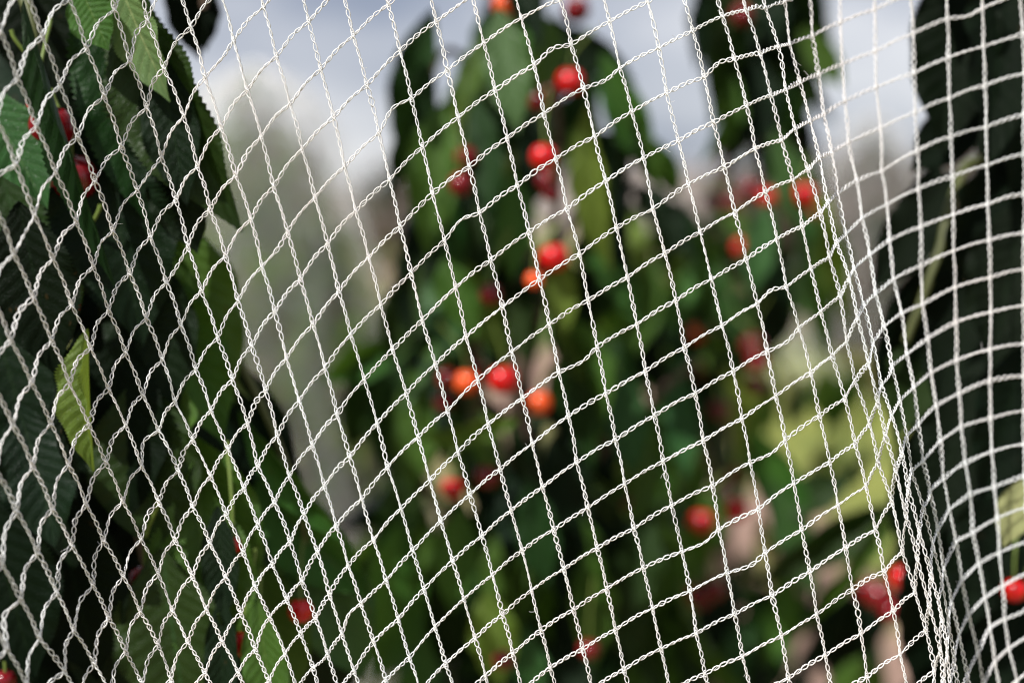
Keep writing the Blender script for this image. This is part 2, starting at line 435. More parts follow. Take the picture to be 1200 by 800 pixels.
def orchard_tree(x, y, h, rad, label, seed, n=1500, mats=('mid', 'dark'), leaf=0.09, cz=None, group=None, cone=None):
    r = np.random.default_rng(seed)
    t = thing('orchard_tree', label, 'tree', (x, y, 0), group)
    lean = r.normal(0, 0.06, 2)
    pts = [(0, 0, -0.05), (lean[0] * .4, lean[1] * .4, h * .35), (lean[0], lean[1], h * .65), (lean[0] * 1.5, lean[1], h * .93)]
    P = smooth_path(pts, 14); V, F = tube_arrays(P, np.linspace(h * .022, h * .005, 14), 8)
    link('trunk', mesh_from('trunk', V, F, M['bark']), t)
    for k in range(6):
        a = r.uniform(0, 6.28); z0 = h * r.uniform(.3, .75); q = rad * r.uniform(.6, .95)
        P = smooth_path([(lean[0] * .5, lean[1] * .5, z0), (math.cos(a) * q * .5, math.sin(a) * q * .5, z0 + .12 * h), (math.cos(a) * q, math.sin(a) * q, z0 + .16 * h)], 8)
        V, F = tube_arrays(P, np.linspace(h * .009, h * .003, 8), 6)
        link('branch', mesh_from('branch', V, F, M['bark']), t)
    for i, mk in enumerate(mats):
        V, F, uv = leaf_cloud(n // len(mats), (0, 0, cz or h * .6), (rad, rad, h * .42), leaf, r, cone)
        c = link('crown', mesh_from('crown', V, F, M[mk], uvs=uv), t); c['kind'] = 'stuff'
    return t

# distant rows of the orchard
row = [(-9.5, 17.0, 2.9, 1.2, 'broad bushy orchard tree far behind the net at the left of the open sky'),
       (-5.6, 24, 2.9, 1.3, 'small far orchard tree low on the horizon left of the centre tree'),
       (-1.2, 21, 2.6, 1.1, 'far orchard tree low on the horizon, hidden behind the centre cherry tree'),
       (3.2, 17, 2.5, 1.1, 'far orchard tree low on the horizon between the centre and right branches'),
       (8.6, 26, 3.2, 1.5, 'far orchard tree low on the horizon near the dark leaves at the right')]
for k, (x, y, h, rd, lb) in enumerate(row):
    orchard_tree(x, y, h, rd, lb, 40 + k, 2600, ('dark', 'mauve', 'mauve'), 0.16, group='trees of the far orchard row')

# ---- small trees under tents of fine white netting
def tent(t, R0, H, seed, cell=0.011, th=0.0010, flare=1.0):
    """conical sheet of fine mesh hung over a tree: rings and down-running strands, all real threads"""
    r = np.random.default_rng(seed)
    ph = r.uniform(0, 6.28, 5)
    def pt(a, z):           # a angle, z 0 bottom .. 1 top
        f = (1 - z)
        rad = R0 * (0.24 + 0.76 * f ** (0.75 * flare)) * (1 if z < .93 else math.sqrt(max(0.02, (1 - z) / .07)))
        rad *= 1 + 0.10 * math.sin(5 * a + ph[0] + 2 * z) * (f + .15) + 0.05 * math.sin(11 * a + ph[1] - 3 * z) + 0.03 * math.sin(23 * a + ph[2] + 5 * z) + .02 * math.sin(14 * z + 3 * a)
        return (math.cos(a) * rad, math.sin(a) * rad, H * z + 0.02)
    Vs = []; Fs = []; base = 0
    nd = int(2 * math.pi * R0 * .8 / cell); nz_ = 40
    for k in range(nd):
        a0 = 2 * math.pi * k / nd
        P = np.array([pt(a0 + 0.5 * z, z) for z in np.linspace(0, 1, nz_)])
        V, F = tube_arrays(P, th / 2, 3, base); Vs.append(V); Fs.append(F); base += len(V)
    nr = int(H / cell)
    for k in range(nr):
        z = (k + .5) / nr
        m_ = 40 if z < .8 else 20
        P = np.array([pt(a, min(.999, max(0, z + 0.012 * math.sin(5 * a)))) for a in np.linspace(0, 2 * math.pi, m_)])
        V, F = tube_arrays(P, th / 2, 3, base); Vs.append(V); Fs.append(F); base += len(V)
    return np.vstack(Vs), np.vstack(Fs)

def netted_tree(px, dist, top_y, R0, seed, label, net_label, leaf=.075, n=900, mats=('mid', 'blue', 'dark'), cell=0.011, th=.001, fill=0.72, flare=1.0):
    top = W(px, top_y, dist); H = top.z
    t = orchard_tree(top.x, top.y, H * .95, R0 * fill, label, seed, n, mats, leaf, cz=H * .52, cone=H)
    nt_ = thing('netting_tent', net_label, 'netting', (top.x, top.y, 0))
    V, F = tent(None, R0, H, seed, cell, th, flare)
    s = link('mesh_weave', mesh_from('mesh_weave', V, F, M['veil']), nt_); s['kind'] = 'stuff'
    return t
netted_tree(300, 4.2, 84, 0.60, 3, 'small narrow cherry tree wrapped in white netting, left of the centre tree',
            'pale cone of fine white netting over a small tree, left of the centre tree', th=.00075, cell=.0085, fill=1.0, n=20000, mats=('lime', 'mid', 'mauve', 'lime'))
netted_tree(1022, 12.5, 140, 0.85, 5, 'small bare-looking tree under netting between the two right branches',
            'grey veil of fine netting over a small tree, just right of the net fold', leaf=.14, n=9000, mats=('mauve', 'mauve', 'dark'), cell=.02, th=.0016, fill=.95)

# ------------------------------------------------------------------ CHERRY TREES CLOSE TO THE NET
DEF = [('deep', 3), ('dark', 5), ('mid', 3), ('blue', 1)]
def trunk_tree(label, px, d, h_top, lean=0.0, r0=0.03):
    base = W(px, 400, d); t = thing('cherry_tree', label, 'tree', (base.x, base.y, 0))
    tube_obj('trunk', [(base.x, base.y, -0.03), (base.x + lean * .3, base.y, .7), (base.x + lean * .7, base.y + .02, 1.4), (base.x + lean, base.y, h_top)], r0, r0 * .35, M['bark'], t, 30, 10)
    return t

# --- centre tree
T1 = trunk_tree('leafy cherry tree full of red fruit standing upright in the centre behind the net', 610, 1.32, 2.15, 0.0, .022)
for pts, r0 in (([(600, 820, 1.3), (570, 560, 1.22), (560, 420, 1.12), (545, 330, 1.10)], .006),
                ([(605, 500, 1.3), (640, 330, 1.2), (655, 180, 1.12), (640, 60, 1.1)], .005),
                ([(608, 200, 1.3), (560, 90, 1.2), (520, 60, 1.14), (500, 120, 1.12)], .004),
                ([(606, 380, 1.3), (700, 200, 1.25), (735, 130, 1.2), (760, 200, 1.18)], .005),
                ([(600, 700, 1.3), (680, 560, 1.2), (760, 470, 1.2), (820, 420, 1.22)], .005),
                ([(600, 700, 1.3), (520, 600, 1.2), (470, 520, 1.18), (450, 470, 1.18)], .005)):
    tube_obj('branch', [W(*p) for p in pts], r0, r0 * .45, M['bark'], T1, 20, 8)
HOLES = [(515, 50, 20, 44), (660, 240, 18, 46), (652, 262, 10, 20)]
CH_C = [(637, 190, 20, 26), (655, 100, 24, 20), (650, 302, 20, 20), (590, 446, 20, 22), (547, 448, 14, 16), (632, 472, 18, 18), (530, 573, 14, 16), (545, 195, 14, 30), (570, 558, 14, 12)]
# dense backing layer
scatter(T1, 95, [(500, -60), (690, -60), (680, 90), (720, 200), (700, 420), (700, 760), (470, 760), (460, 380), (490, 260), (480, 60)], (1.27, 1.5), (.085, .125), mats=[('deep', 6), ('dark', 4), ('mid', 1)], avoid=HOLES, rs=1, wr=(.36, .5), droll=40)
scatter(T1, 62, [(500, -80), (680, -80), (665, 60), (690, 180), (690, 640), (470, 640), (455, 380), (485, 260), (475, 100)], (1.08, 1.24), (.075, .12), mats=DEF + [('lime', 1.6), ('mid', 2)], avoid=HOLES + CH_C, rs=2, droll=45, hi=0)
scatter(T1, 14, [(690, 60), (740, 90), (760, 150), (735, 230), (690, 220)], (1.12, 1.25), (.06, .09), mats=DEF, rs=3, avoid=HOLES)
scatter(T1, 60, [(490, 330), (700, 380), (760, 480), (740, 860), (450, 860), (490, 520)], (1.1, 1.4), (.08, .12), mats=DEF + [('lime', 1)], avoid=CH_C, rs=4)
scatter(T1, 70, [(480, 560), (780, 560), (780, 860), (440, 860)], (1.25, 1.6), (.09, .13), mats=[('dark', 3), ('mid', 4), ('deep', 2)], rs=5, wr=(.42, .55), droll=30)
# leaves that can be told apart
for a, b, w, ro, mk, st in [
    ((584, 8, 1.00), (606, 155, .98), .036, 12, 'blue', 'flat'),
    ((640, 20, 1.10), (618, 120, 1.07), .034, -30, 'mid', 'fold'),
    ((510, 10, 1.10), (452, 178, 1.12), .040, 10, 'dark', 'arc'),
    ((500, 70, 1.08), (462, 238, 1.08), .038, -20, 'dark', 'long'),
    ((520, 120, 1.06), (500, 300, 1.04), .042, 15, 'mid', 'long'),
    ((560, 110, 1.04), (575, 262, 1.02), .036, 30, 'dark', 'flat'),
    ((600, 195, 1.05), (602, 330, 1.04), .034, -15, 'mid', 'flat'),
    ((690, 118, 1.10), (706, 320, 1.10), .030, 35, 'lime', 'arcr'),
    ((668, 150, 1.10), (720, 250, 1.12), .026, 20, 'mid', 'arcr'),
    ((655, 290, 1.06), (660, 400, 1.06), .026, 5, 'lime', 'flat'),
    ((705, 60, 1.15), (770, 205, 1.15), .036, 10, 'mid', 'arcr'),
    ((490, 300, 1.10), (452, 430, 1.10), .040, -10, 'dark', 'arc'),
    ((520, 300, 1.05), (556, 400, 1.04), .032, 10, 'mid', 'fold'),
    ((500, 330, 1.08), (535, 415, 1.06), .030, 10, 'blue', 'flat'),
    ((470, 420, 1.10), (450, 560, 1.10), .040, 0, 'dark', 'long'),
    ((490, 510, 1.04), (615, 490, 1.04), .018, 35, 'lime', 'fold'),
    ((565, 480, 1.06), (575, 560, 1.05), .026, 10, 'mid', 'flat'),
    ((640, 490, 1.10), (665, 590, 1.10), .022, 10, 'pale', 'flat'),
    ((650, 340, 1.12), (700, 470, 1.12), .036, 10, 'dark', 'long'),
    ((610, 340, 1.08), (618, 430, 1.08), .030, 40, 'dark', 'flat'),
    ((620, 560, 1.06), (640, 690, 1.06), .036, 10, 'dark', 'flat'),
    ((540, 590, 1.06), (530, 720, 1.06), .036, 0, 'mid', 'flat'),
    ((470, 610, 1.06), (450, 760, 1.06), .040, 0, 'mid', 'long'),
    ((690, 640, 1.10), (700, 790, 1.10), .040, 0, 'mid', 'long'),
    ((728, 430, 1.16), (742, 560, 1.14), .036, 0, 'blue', 'flat'),
    ((760, 600, 1.14), (735, 740, 1.12), .040, 0, 'dark', 'long'),
    ((570, 690, 1.06), (590, 810, 1.06), .040, 0, 'lime', 'long'),
]:
    place_leaf(T1, a, b, w, ro, mk, st, 1)

# --- tree behind, right of centre
T2 = trunk_tree('cherry tree with drooping leaves and red fruit behind the net, right of the centre tree', 850, 1.95, 2.25, 0.0, .022)
for pts, r0 in (([(850, 60, 1.9), (872, -20, 1.6), (890, 60, 1.5), (900, 170, 1.45)], .005),
                ([(850, 60, 1.9), (900, -60, 1.7), (930, 20, 1.55), (950, 120, 1.5)], .004),
                ([(850, 420, 1.95), (900, 330, 1.7), (925, 220, 1.5), (930, 160, 1.45)], .005),
                ([(850, 600, 1.95), (790, 380, 1.8), (740, 260, 1.7), (760, 330, 1.6)], .006),
                ([(850, 700, 1.95), (930, 640, 1.7), (990, 640, 1.4), (1040, 690, 1.3)], .006)):
    tube_obj('branch', [W(*p) for p in pts], r0, r0 * .45, M['bark'], T2, 20, 8)
GAPS = [(962, 500, 34, 40), (1005, 445, 34, 45), (860, 640, 8, 28), (925, 550, 24, 24), (718, 545, 8, 12)]
scatter(T2, 46, [(838, -70), (945, -70), (955, 60), (935, 130), (880, 150), (850, 90)], (1.4, 1.62), (.085, .12), mats=[('deep', 6), ('dark', 4), ('mid', 1)], rs=11, wr=(.34, .46), droll=40, ang=(0, 9))
scatter(T2, 80, [(700, 215), (960, 190), (940, 330), (900, 420), (880, 760), (690, 760), (690, 380)], (1.5, 2.1), (.085, .125), mats=[('deep', 2), ('dark', 4), ('mid', 8), ('lime', 2)], avoid=GAPS, rs=12, wr=(.38, .5))
scatter(T2, 60, [(720, 240), (960, 200), (950, 330), (900, 420), (890, 560), (880, 740), (700, 740), (700, 400)], (1.35, 1.8), (.075, .11), mats=[('dark', 5), ('mid', 5), ('blue', 3), ('lime', 2)], avoid=GAPS, rs=13)
scatter(T2, 16, [(890, 380), (1060, 380), (1060, 520), (900, 540)], (1.7, 2.2), (.07, .10), mats=[('mid', 3), ('lime', 3), ('dark', 2), ('pale', 1)], rs=17)
scatter(T2, 75, [(640, 300), (880, 250), (900, 420), (900, 820), (600, 820)], (2.0, 2.5), (.10, .13), mats=[('dark', 3), ('mid', 4), ('lime', 1)], avoid=GAPS, rs=15, wr=(.42, .55), droll=30)
scatter(T2, 60, [(880, 600), (1080, 600), (1120, 860), (780, 860)], (1.3, 1.9), (.08, .12), mats=[('deep', 4), ('dark', 5), ('mid', 3)], avoid=GAPS, rs=14, ang=(-15, 25), wr=(.4, .5))
for a, b, w, ro, mk, st in [
    ((938, 30, 1.40), (988, 102, 1.40), .034, 20, 'mid', 'flat'),
    ((905, 150, 1.36), (955, 290, 1.36), .040, 10, 'blue', 'flat'),
    ((900, 235, 1.34), (880, 345, 1.34), .034, 10, 'blue', 'flat'),
    ((930, 200, 1.32), (948, 380, 1.32), .030, -20, 'blue', 'long'),
    ((955, 240, 1.40), (1000, 400, 1.40), .022, 10, 'lime', 'fold'),
    ((950, 270, 1.5), (970, 430, 1.5), .034, 10, 'mid', 'long'),
    ((1000, 560, 1.3), (900, 600, 1.3), .040, 10, 'dark', 'flat'),
    ((790, 430, 1.30), (805, 560, 1.28), .036, 0, 'blue', 'flat'),
    ((880, 500, 1.3), (950, 640, 1.3), .045, 10, 'mid', 'flat'),
    ((900, 560, 1.3), (960, 700, 1.3), .045, -10, 'blue', 'flat'),
    ((770, 300, 1.4), (740, 420, 1.4), .040, 10, 'mid', 'flat'),
    ((770, 250, 1.5), (800, 330, 1.5), .040, 10, 'lime', 'flat'),
    ((1075, 560, 1.2), (940, 745, 1.2), .018, 10, 'mid', 'fold'),
    ((1060, 590, 1.2), (880, 690, 1.2), .040, 10, 'dark', 'long'),
    ((890, 600, 1.35), (905, 700, 1.35), .022, 10, 'pale', 'flat'),
]:
    place_leaf(T2, a, b, w, ro, mk, st, 1)

# --- dark tree close on the right
T3 = trunk_tree('dark shaded cherry tree close behind the net along the right edge', 1420, 1.05, 2.3, -0.05, .03)
for pts, r0 in (([(1400, 150, 1.05), (1290, 90, .95), (1180, 60, .88), (1120, 90, .84)], .006),
                ([(1400, 350, 1.05), (1260, 250, .95), (1150, 190, .88), (1118, 230, .85), (1096, 310, .84), (1062, 400, .84)], .0045),
                ([(1400, 600, 1.05), (1290, 520, .95), (1190, 480, .88), (1120, 500, .85)], .006)):
    tube_obj('branch', [W(*p) for p in pts], r0, r0 * .5, M['shoot'] if r0 < .005 else M['bark'], T3, 24, 8)
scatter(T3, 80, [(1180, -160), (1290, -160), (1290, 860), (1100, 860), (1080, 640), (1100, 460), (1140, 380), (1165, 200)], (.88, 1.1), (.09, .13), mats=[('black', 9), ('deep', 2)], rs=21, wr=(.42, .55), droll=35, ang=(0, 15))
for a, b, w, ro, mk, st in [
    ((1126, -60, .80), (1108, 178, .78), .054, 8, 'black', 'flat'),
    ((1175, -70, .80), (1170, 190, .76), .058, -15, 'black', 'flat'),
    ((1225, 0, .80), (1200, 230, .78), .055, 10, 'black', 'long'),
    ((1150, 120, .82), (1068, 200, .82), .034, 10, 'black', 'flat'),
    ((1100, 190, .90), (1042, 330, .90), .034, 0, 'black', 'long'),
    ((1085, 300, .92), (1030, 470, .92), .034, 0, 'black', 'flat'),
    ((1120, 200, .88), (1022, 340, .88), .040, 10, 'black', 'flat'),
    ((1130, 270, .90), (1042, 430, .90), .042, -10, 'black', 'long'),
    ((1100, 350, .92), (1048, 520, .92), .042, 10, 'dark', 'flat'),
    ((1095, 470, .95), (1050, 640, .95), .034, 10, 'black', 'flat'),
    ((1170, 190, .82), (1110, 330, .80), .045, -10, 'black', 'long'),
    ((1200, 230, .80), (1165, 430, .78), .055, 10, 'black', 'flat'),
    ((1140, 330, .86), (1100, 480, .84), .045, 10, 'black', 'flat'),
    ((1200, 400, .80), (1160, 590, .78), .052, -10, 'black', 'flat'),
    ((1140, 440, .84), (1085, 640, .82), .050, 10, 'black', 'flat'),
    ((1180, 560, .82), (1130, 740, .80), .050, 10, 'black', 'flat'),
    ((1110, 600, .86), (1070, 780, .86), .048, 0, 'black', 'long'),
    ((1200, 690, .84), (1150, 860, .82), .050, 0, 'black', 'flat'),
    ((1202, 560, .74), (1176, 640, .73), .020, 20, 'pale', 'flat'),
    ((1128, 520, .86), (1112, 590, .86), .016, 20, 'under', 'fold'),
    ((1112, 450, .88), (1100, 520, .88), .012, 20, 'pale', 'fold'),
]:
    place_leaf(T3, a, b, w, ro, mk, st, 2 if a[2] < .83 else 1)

# --- tree close on the left, its hanging leaves nearly sharp
T4 = trunk_tree('cherry tree with big dark serrated leaves hanging close behind the left of the net', -330, 1.0, 2.3, 0.05, .03)
for pts, r0, mk in (([(-250, -120, .95), (-60, -90, .80), (20, -20, .70), (48, 110, .68), (60, 200, .67)], .0042, 'shoot'),
                    ([(-250, 60, .95), (60, 140, .85), (180, 275, .80), (270, 400, .78), (345, 570, .78), (362, 690, .80)], .0032, 'shoot'),
                    ([(-250, 400, .95), (-40, 380, .85), (60, 420, .78), (140, 560, .76), (180, 700, .76)], .0035, 'bark'),
                    ([(-250, -250, .95), (60, -160, .85), (220, -60, .82), (240, 10, .82)], .004, 'bark')):
    tube_obj('branch', [W(*p) for p in pts], r0, r0 * .5, M[mk], T4, 26, 8)
LV = [
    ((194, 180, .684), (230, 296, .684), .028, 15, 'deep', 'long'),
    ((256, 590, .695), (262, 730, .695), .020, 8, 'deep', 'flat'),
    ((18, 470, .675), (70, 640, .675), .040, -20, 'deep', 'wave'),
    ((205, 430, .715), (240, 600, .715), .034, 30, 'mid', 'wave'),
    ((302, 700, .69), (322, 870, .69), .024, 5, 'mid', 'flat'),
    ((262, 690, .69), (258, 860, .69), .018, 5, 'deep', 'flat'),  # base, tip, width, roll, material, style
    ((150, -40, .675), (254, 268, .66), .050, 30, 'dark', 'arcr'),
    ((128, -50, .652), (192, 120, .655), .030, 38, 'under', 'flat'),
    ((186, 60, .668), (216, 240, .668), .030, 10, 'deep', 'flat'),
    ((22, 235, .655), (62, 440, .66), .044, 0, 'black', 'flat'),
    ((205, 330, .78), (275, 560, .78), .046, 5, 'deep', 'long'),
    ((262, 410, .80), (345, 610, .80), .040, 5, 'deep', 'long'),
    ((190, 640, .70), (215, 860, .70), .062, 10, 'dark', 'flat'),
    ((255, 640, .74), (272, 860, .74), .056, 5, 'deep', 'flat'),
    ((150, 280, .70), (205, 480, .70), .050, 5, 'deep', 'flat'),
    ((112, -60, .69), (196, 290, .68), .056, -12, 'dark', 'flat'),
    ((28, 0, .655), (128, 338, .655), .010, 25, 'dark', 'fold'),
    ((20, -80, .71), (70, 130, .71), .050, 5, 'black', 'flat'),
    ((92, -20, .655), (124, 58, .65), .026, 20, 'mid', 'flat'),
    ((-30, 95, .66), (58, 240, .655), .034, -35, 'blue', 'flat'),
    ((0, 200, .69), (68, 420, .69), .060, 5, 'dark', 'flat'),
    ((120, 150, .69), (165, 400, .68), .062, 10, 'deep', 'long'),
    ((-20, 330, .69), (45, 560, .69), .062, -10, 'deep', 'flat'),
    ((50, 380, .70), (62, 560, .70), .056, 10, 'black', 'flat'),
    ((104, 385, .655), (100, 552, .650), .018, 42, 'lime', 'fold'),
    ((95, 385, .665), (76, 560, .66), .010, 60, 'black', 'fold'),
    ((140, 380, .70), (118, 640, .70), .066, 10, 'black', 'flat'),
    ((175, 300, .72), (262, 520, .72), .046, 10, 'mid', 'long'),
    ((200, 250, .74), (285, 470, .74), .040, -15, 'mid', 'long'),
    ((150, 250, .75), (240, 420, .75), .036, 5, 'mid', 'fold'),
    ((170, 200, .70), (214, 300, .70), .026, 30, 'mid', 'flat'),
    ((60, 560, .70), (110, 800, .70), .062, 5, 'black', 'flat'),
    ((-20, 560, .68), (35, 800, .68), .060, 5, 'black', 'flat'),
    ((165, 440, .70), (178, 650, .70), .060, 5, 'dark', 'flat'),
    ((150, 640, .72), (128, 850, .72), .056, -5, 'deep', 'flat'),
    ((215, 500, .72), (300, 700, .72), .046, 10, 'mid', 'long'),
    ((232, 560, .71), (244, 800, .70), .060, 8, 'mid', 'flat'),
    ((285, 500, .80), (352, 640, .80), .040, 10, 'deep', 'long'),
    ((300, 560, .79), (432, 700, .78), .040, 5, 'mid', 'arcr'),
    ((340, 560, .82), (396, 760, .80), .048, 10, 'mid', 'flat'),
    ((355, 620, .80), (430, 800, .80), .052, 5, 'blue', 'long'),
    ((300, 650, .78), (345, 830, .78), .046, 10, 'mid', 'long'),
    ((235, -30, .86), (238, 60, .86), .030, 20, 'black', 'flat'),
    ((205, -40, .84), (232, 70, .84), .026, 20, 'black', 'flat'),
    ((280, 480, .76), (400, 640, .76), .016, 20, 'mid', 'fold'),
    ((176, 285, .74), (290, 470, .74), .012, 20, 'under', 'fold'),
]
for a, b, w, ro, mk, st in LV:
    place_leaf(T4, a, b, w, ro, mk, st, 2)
scatter(T4, 70, [(-90, -90), (150, -90), (190, 150), (190, 380), (270, 520), (330, 640), (380, 760), (380, 880), (-90, 880)], (.82, 1.0), (.10, .14), mats=[('black', 9), ('deep', 2)], rs=31, wr=(.42, .55), droll=30, ang=(8, 14), avoid=[(235, 180, 30, 90)])

# unseen rest of the crowns, above and beside the view, added for shade
for tr_, pl, dr, k, sd_ in ((T4, [(-900, -700), (330, -700), (240, -110), (-130, -110), (-130, 900), (-900, 900)], (.70, 1.5), 190, 61),
                            (T1, [(380, -700), (800, -700), (680, -150), (500, -150)], (1.1, 1.6), 60, 62),
                            (T2, [(760, -600), (1060, -600), (950, -150), (840, -150)], (1.3, 1.9), 50, 63),
                            (T3, [(1080, -600), (1900, -600), (1900, 900), (1330, 900), (1330, -110), (1110, -110)], (.80, 1.5), 120, 64)):
    scatter(tr_, k, pl, dr, (.09, .13), mats=[('deep', 3), ('dark', 4), ('mid', 2)], rs=sd_, wr=(.4, .5), droll=60, ang=(0, 30))

# ------------------------------------------------------------------ CHERRIES
def lathe(prof, n=22):
    V = []; k = len(prof)
    for i in range(n):
        a = 2 * math.pi * i / n
        for (r_, z_) in prof:
            sh = 1 - 0.035 * max(0, math.cos(a)) ** 6          # the faint seam
            V.append((r_ * math.cos(a) * sh, r_ * math.sin(a), z_))
    F = []
    for i in range(n):
        for j in range(k - 1):
            a, b = i * k + j, ((i + 1) % n) * k + j
            F.append((a, b, b + 1, a + 1))
    return V, F
prof = []
for q in range(17):
    th = math.pi * q / 16
    rr = 1.0 * math.sin(th) ** 0.92
    zz = -math.cos(th) * 0.92
    if zz > 0: zz -= 0.30 * math.exp(-(rr / 0.30) ** 2)          # dimple under the stalk
    else: zz += 0.06 * math.exp(-(rr / 0.2) ** 2)
    prof.append((max(rr, 0.001), zz))
FV, FF = lathe(prof)
FRUIT = {k: mesh_from('fruit', FV, FF, M[k]) for k in ('red', 'orange', 'crimson')}

CHERRIES = [   # x, y, radius px, depth, colour, label
    (637, 184, 16, 0.98, 'red', 'shiny bright red cherry with a round highlight, upper centre, just below the dark red pair'),
    (641, 212, 13, 1.08, 'crimson', 'dark red cherry tucked right under the shiny bright red one, upper centre'),
    (668, 96, 17, 1.08, 'red', 'bright red cherry right of the big pale green leaf, near the top centre'),
    (646, 110, 16, 1.12, 'crimson', 'darker red cherry overlapped by the bright red one near the top centre'),
    (546, 184, 14, 1.03, 'crimson', 'deep crimson cherry in shade left of the shiny bright red one, upper of two'),
    (540, 216, 15, 1.02, 'crimson', 'deep crimson cherry in shade left of the shiny bright red one, lower of two'),
    (649, 302, 18, 1.05, 'red', 'round red cherry above the lime leaf in the middle of the centre tree'),
    (626, 328, 11, 1.00, 'orange', 'small orange cherry just below and left of the round red one above the lime leaf'),
    (590, 445, 18, 1.03, 'red', 'largest scarlet cherry in the row of three at the middle of the photo'),
    (547, 448, 15, 1.06, 'orange', 'orange cherry at the left end of the row of three in the middle'),
    (632, 472, 15, 1.06, 'orange', 'pale orange cherry at the right end of the row of three in the middle'),
    (524, 444, 14, 1.12, 'crimson', 'dark red cherry half hidden left of the orange one in the middle row'),
    (530, 573, 14, 1.08, 'red', 'red cherry low in the centre tree, left of its dark red neighbour'),
    (571, 558, 15, 1.05, 'crimson', 'dark red cherry low in the centre tree, right of the red one'),
    (676, 12, 16, 1.16, 'crimson', 'dark red cherry at the very top edge, right side of the centre tree'),
    (592, 6, 15, 1.12, 'orange', 'orange cherry at the very top edge above the big pale green leaf'),
    (575, 345, 13, 1.03, 'crimson', 'crimson cherry in shade between the middle row and the shaded pair above'),
    (943, 228, 14, 1.32, 'red', 'pinkish red cherry below the upper right branch, beside the fold of the net'),
    (945, 252, 12, 1.36, 'red', 'duller red cherry hanging under the pinkish one beside the fold of the net'),
    (880, 222, 14, 1.50, 'crimson', 'dull red cherry left of the pinkish one below the upper right branch'),
    (836, 236, 13, 1.60, 'crimson', 'faint red cherry at the left end of the line below the upper right branch'),
    (882, 405, 14, 1.45, 'crimson', 'dark red cherry beside the orange one in the tree right of centre'),
    (816, 390, 11, 1.50, 'orange', 'small blurred orange cherry in the tree right of centre'),
    (812, 434, 14, 1.60, 'crimson', 'dark red cherry just below the small orange one right of centre'),
    (884, 452, 15, 1.55, 'crimson', 'very dark red cherry under the dark red one right of centre'),
    (863, 597, 14, 1.25, 'red', 'bright red cherry in the lower right, right one of a pair'),
    (823, 611, 15, 1.30, 'red', 'bright red cherry in the lower right, left one of a pair'),
    (862, 556, 12, 1.45, 'crimson', 'dark red cherry just above the bright red pair in the lower right'),
    (820, 698, 15, 1.35, 'crimson', 'dark crimson cherry below the bright red pair in the lower right'),
    (1032, 698, 20, 1.15, 'crimson', 'dark red cherry low right, lowest of the three left of the tight net fold'),
    (1058, 676, 17, 1.10, 'red', 'red cherry low right, nearest the tight net fold'),
    (1015, 690, 15, 1.20, 'crimson', 'crimson cherry low right, leftmost of the three left of the tight net fold'),
    (1097, 655, 15, 1.00, 'red', 'red cherry seen through the bunched threads of the tight net fold'),
    (1070, 742, 13, 1.10, 'crimson', 'small dark red cherry at the bottom, just left of the tight net fold'),
    (1188, 691, 15, .80, 'red', 'glossy bright red cherry with a small highlight by the right edge'),
    (1204, 718, 22, .86, 'crimson', 'dark cherry behind and below the glossy bright one at the right edge'),
    (58, 150, 29, .672, 'crimson', 'big dark red cherry at upper left beside the shiny leaf, upper of two'),
    (86, 208, 29, .682, 'crimson', 'big dark red cherry at upper left behind the green stem, lower of two'),
    (77, 358, 17, .69, 'red', 'red cherry peeking between two dark leaves at the left'),
    (273, 639, 11, .70, 'red', 'red cherry lower left among green leaves, highest of its cluster'),
    (352, 715, 15, .765, 'red', 'bright red cherry lower left with a pale tip, near the big green leaves'),
    (287, 754, 17, .70, 'red', 'red cherry near the bottom left between two dark leaves'),
    (302, 796, 18, .71, 'red', 'red cherry cut off by the bottom edge at lower left'),
    (170, 680, 20, .71, 'crimson', 'almost black red cherry in deep shade at the lower left'),
    (6, 796, 13, .70, 'crimson', 'dark red cherry in the bottom left corner'),
    (632, 118, 14, 1.10, 'crimson', 'dark red cherry lowest of the cluster of three near the top centre'),
    (646, 226, 11, 1.02, 'crimson', 'crimson cherry lowest in the string under the shiny bright red one'),
    (556, 430, 12, 1.12, 'crimson', 'dark cherry peeking out above the orange one of the middle row'),
    (900, 232, 12, 1.40, 'red', 'red cherry between the pinkish one and the dull red one, upper right'),
    (858, 240, 12, 1.55, 'crimson', 'dark red cherry second from the left in the line below the upper right branch'),
    (870, 290, 12, 1.45, 'red', 'small red cherry right of centre, alone under the line of red ones'),
    (888, 425, 13, 1.42, 'crimson', 'dark red cherry in the middle of the stack of three right of centre'),
    (843, 480, 13, 1.50, 'crimson', 'dark red cherry alone right of centre, above the bright red pair'),
    (838, 690, 13, 1.32, 'crimson', 'crimson cherry touching the dark crimson one below the bright red pair'),
    (740, 592, 12, 1.30, 'crimson', 'dark red cherry low in the middle, left of the bright red pair'),
    (1045, 716, 15, 1.14, 'crimson', 'crimson cherry under the group of three left of the tight net fold'),
    (1112, 690, 13, 1.02, 'crimson', 'dark cherry right behind the bunched threads of the tight net fold'),
    (48, 122, 17, .668, 'red', 'brighter red cherry at upper left, just above the two big dark ones'),
    (870, 18, 13, 1.35, 'crimson', 'dark red cherry at the top edge in the upper right branch'),
    (520, 470, 12, 1.14, 'crimson', 'dark red cherry below and left of the middle row of three'),
    (690, 760, 13, 1.06, 'crimson', 'dark red cherry near the bottom edge, centre right'),
    (590, 772, 13, 1.02, 'crimson', 'dark red cherry near the bottom edge, just below the middle of the photo'),
]
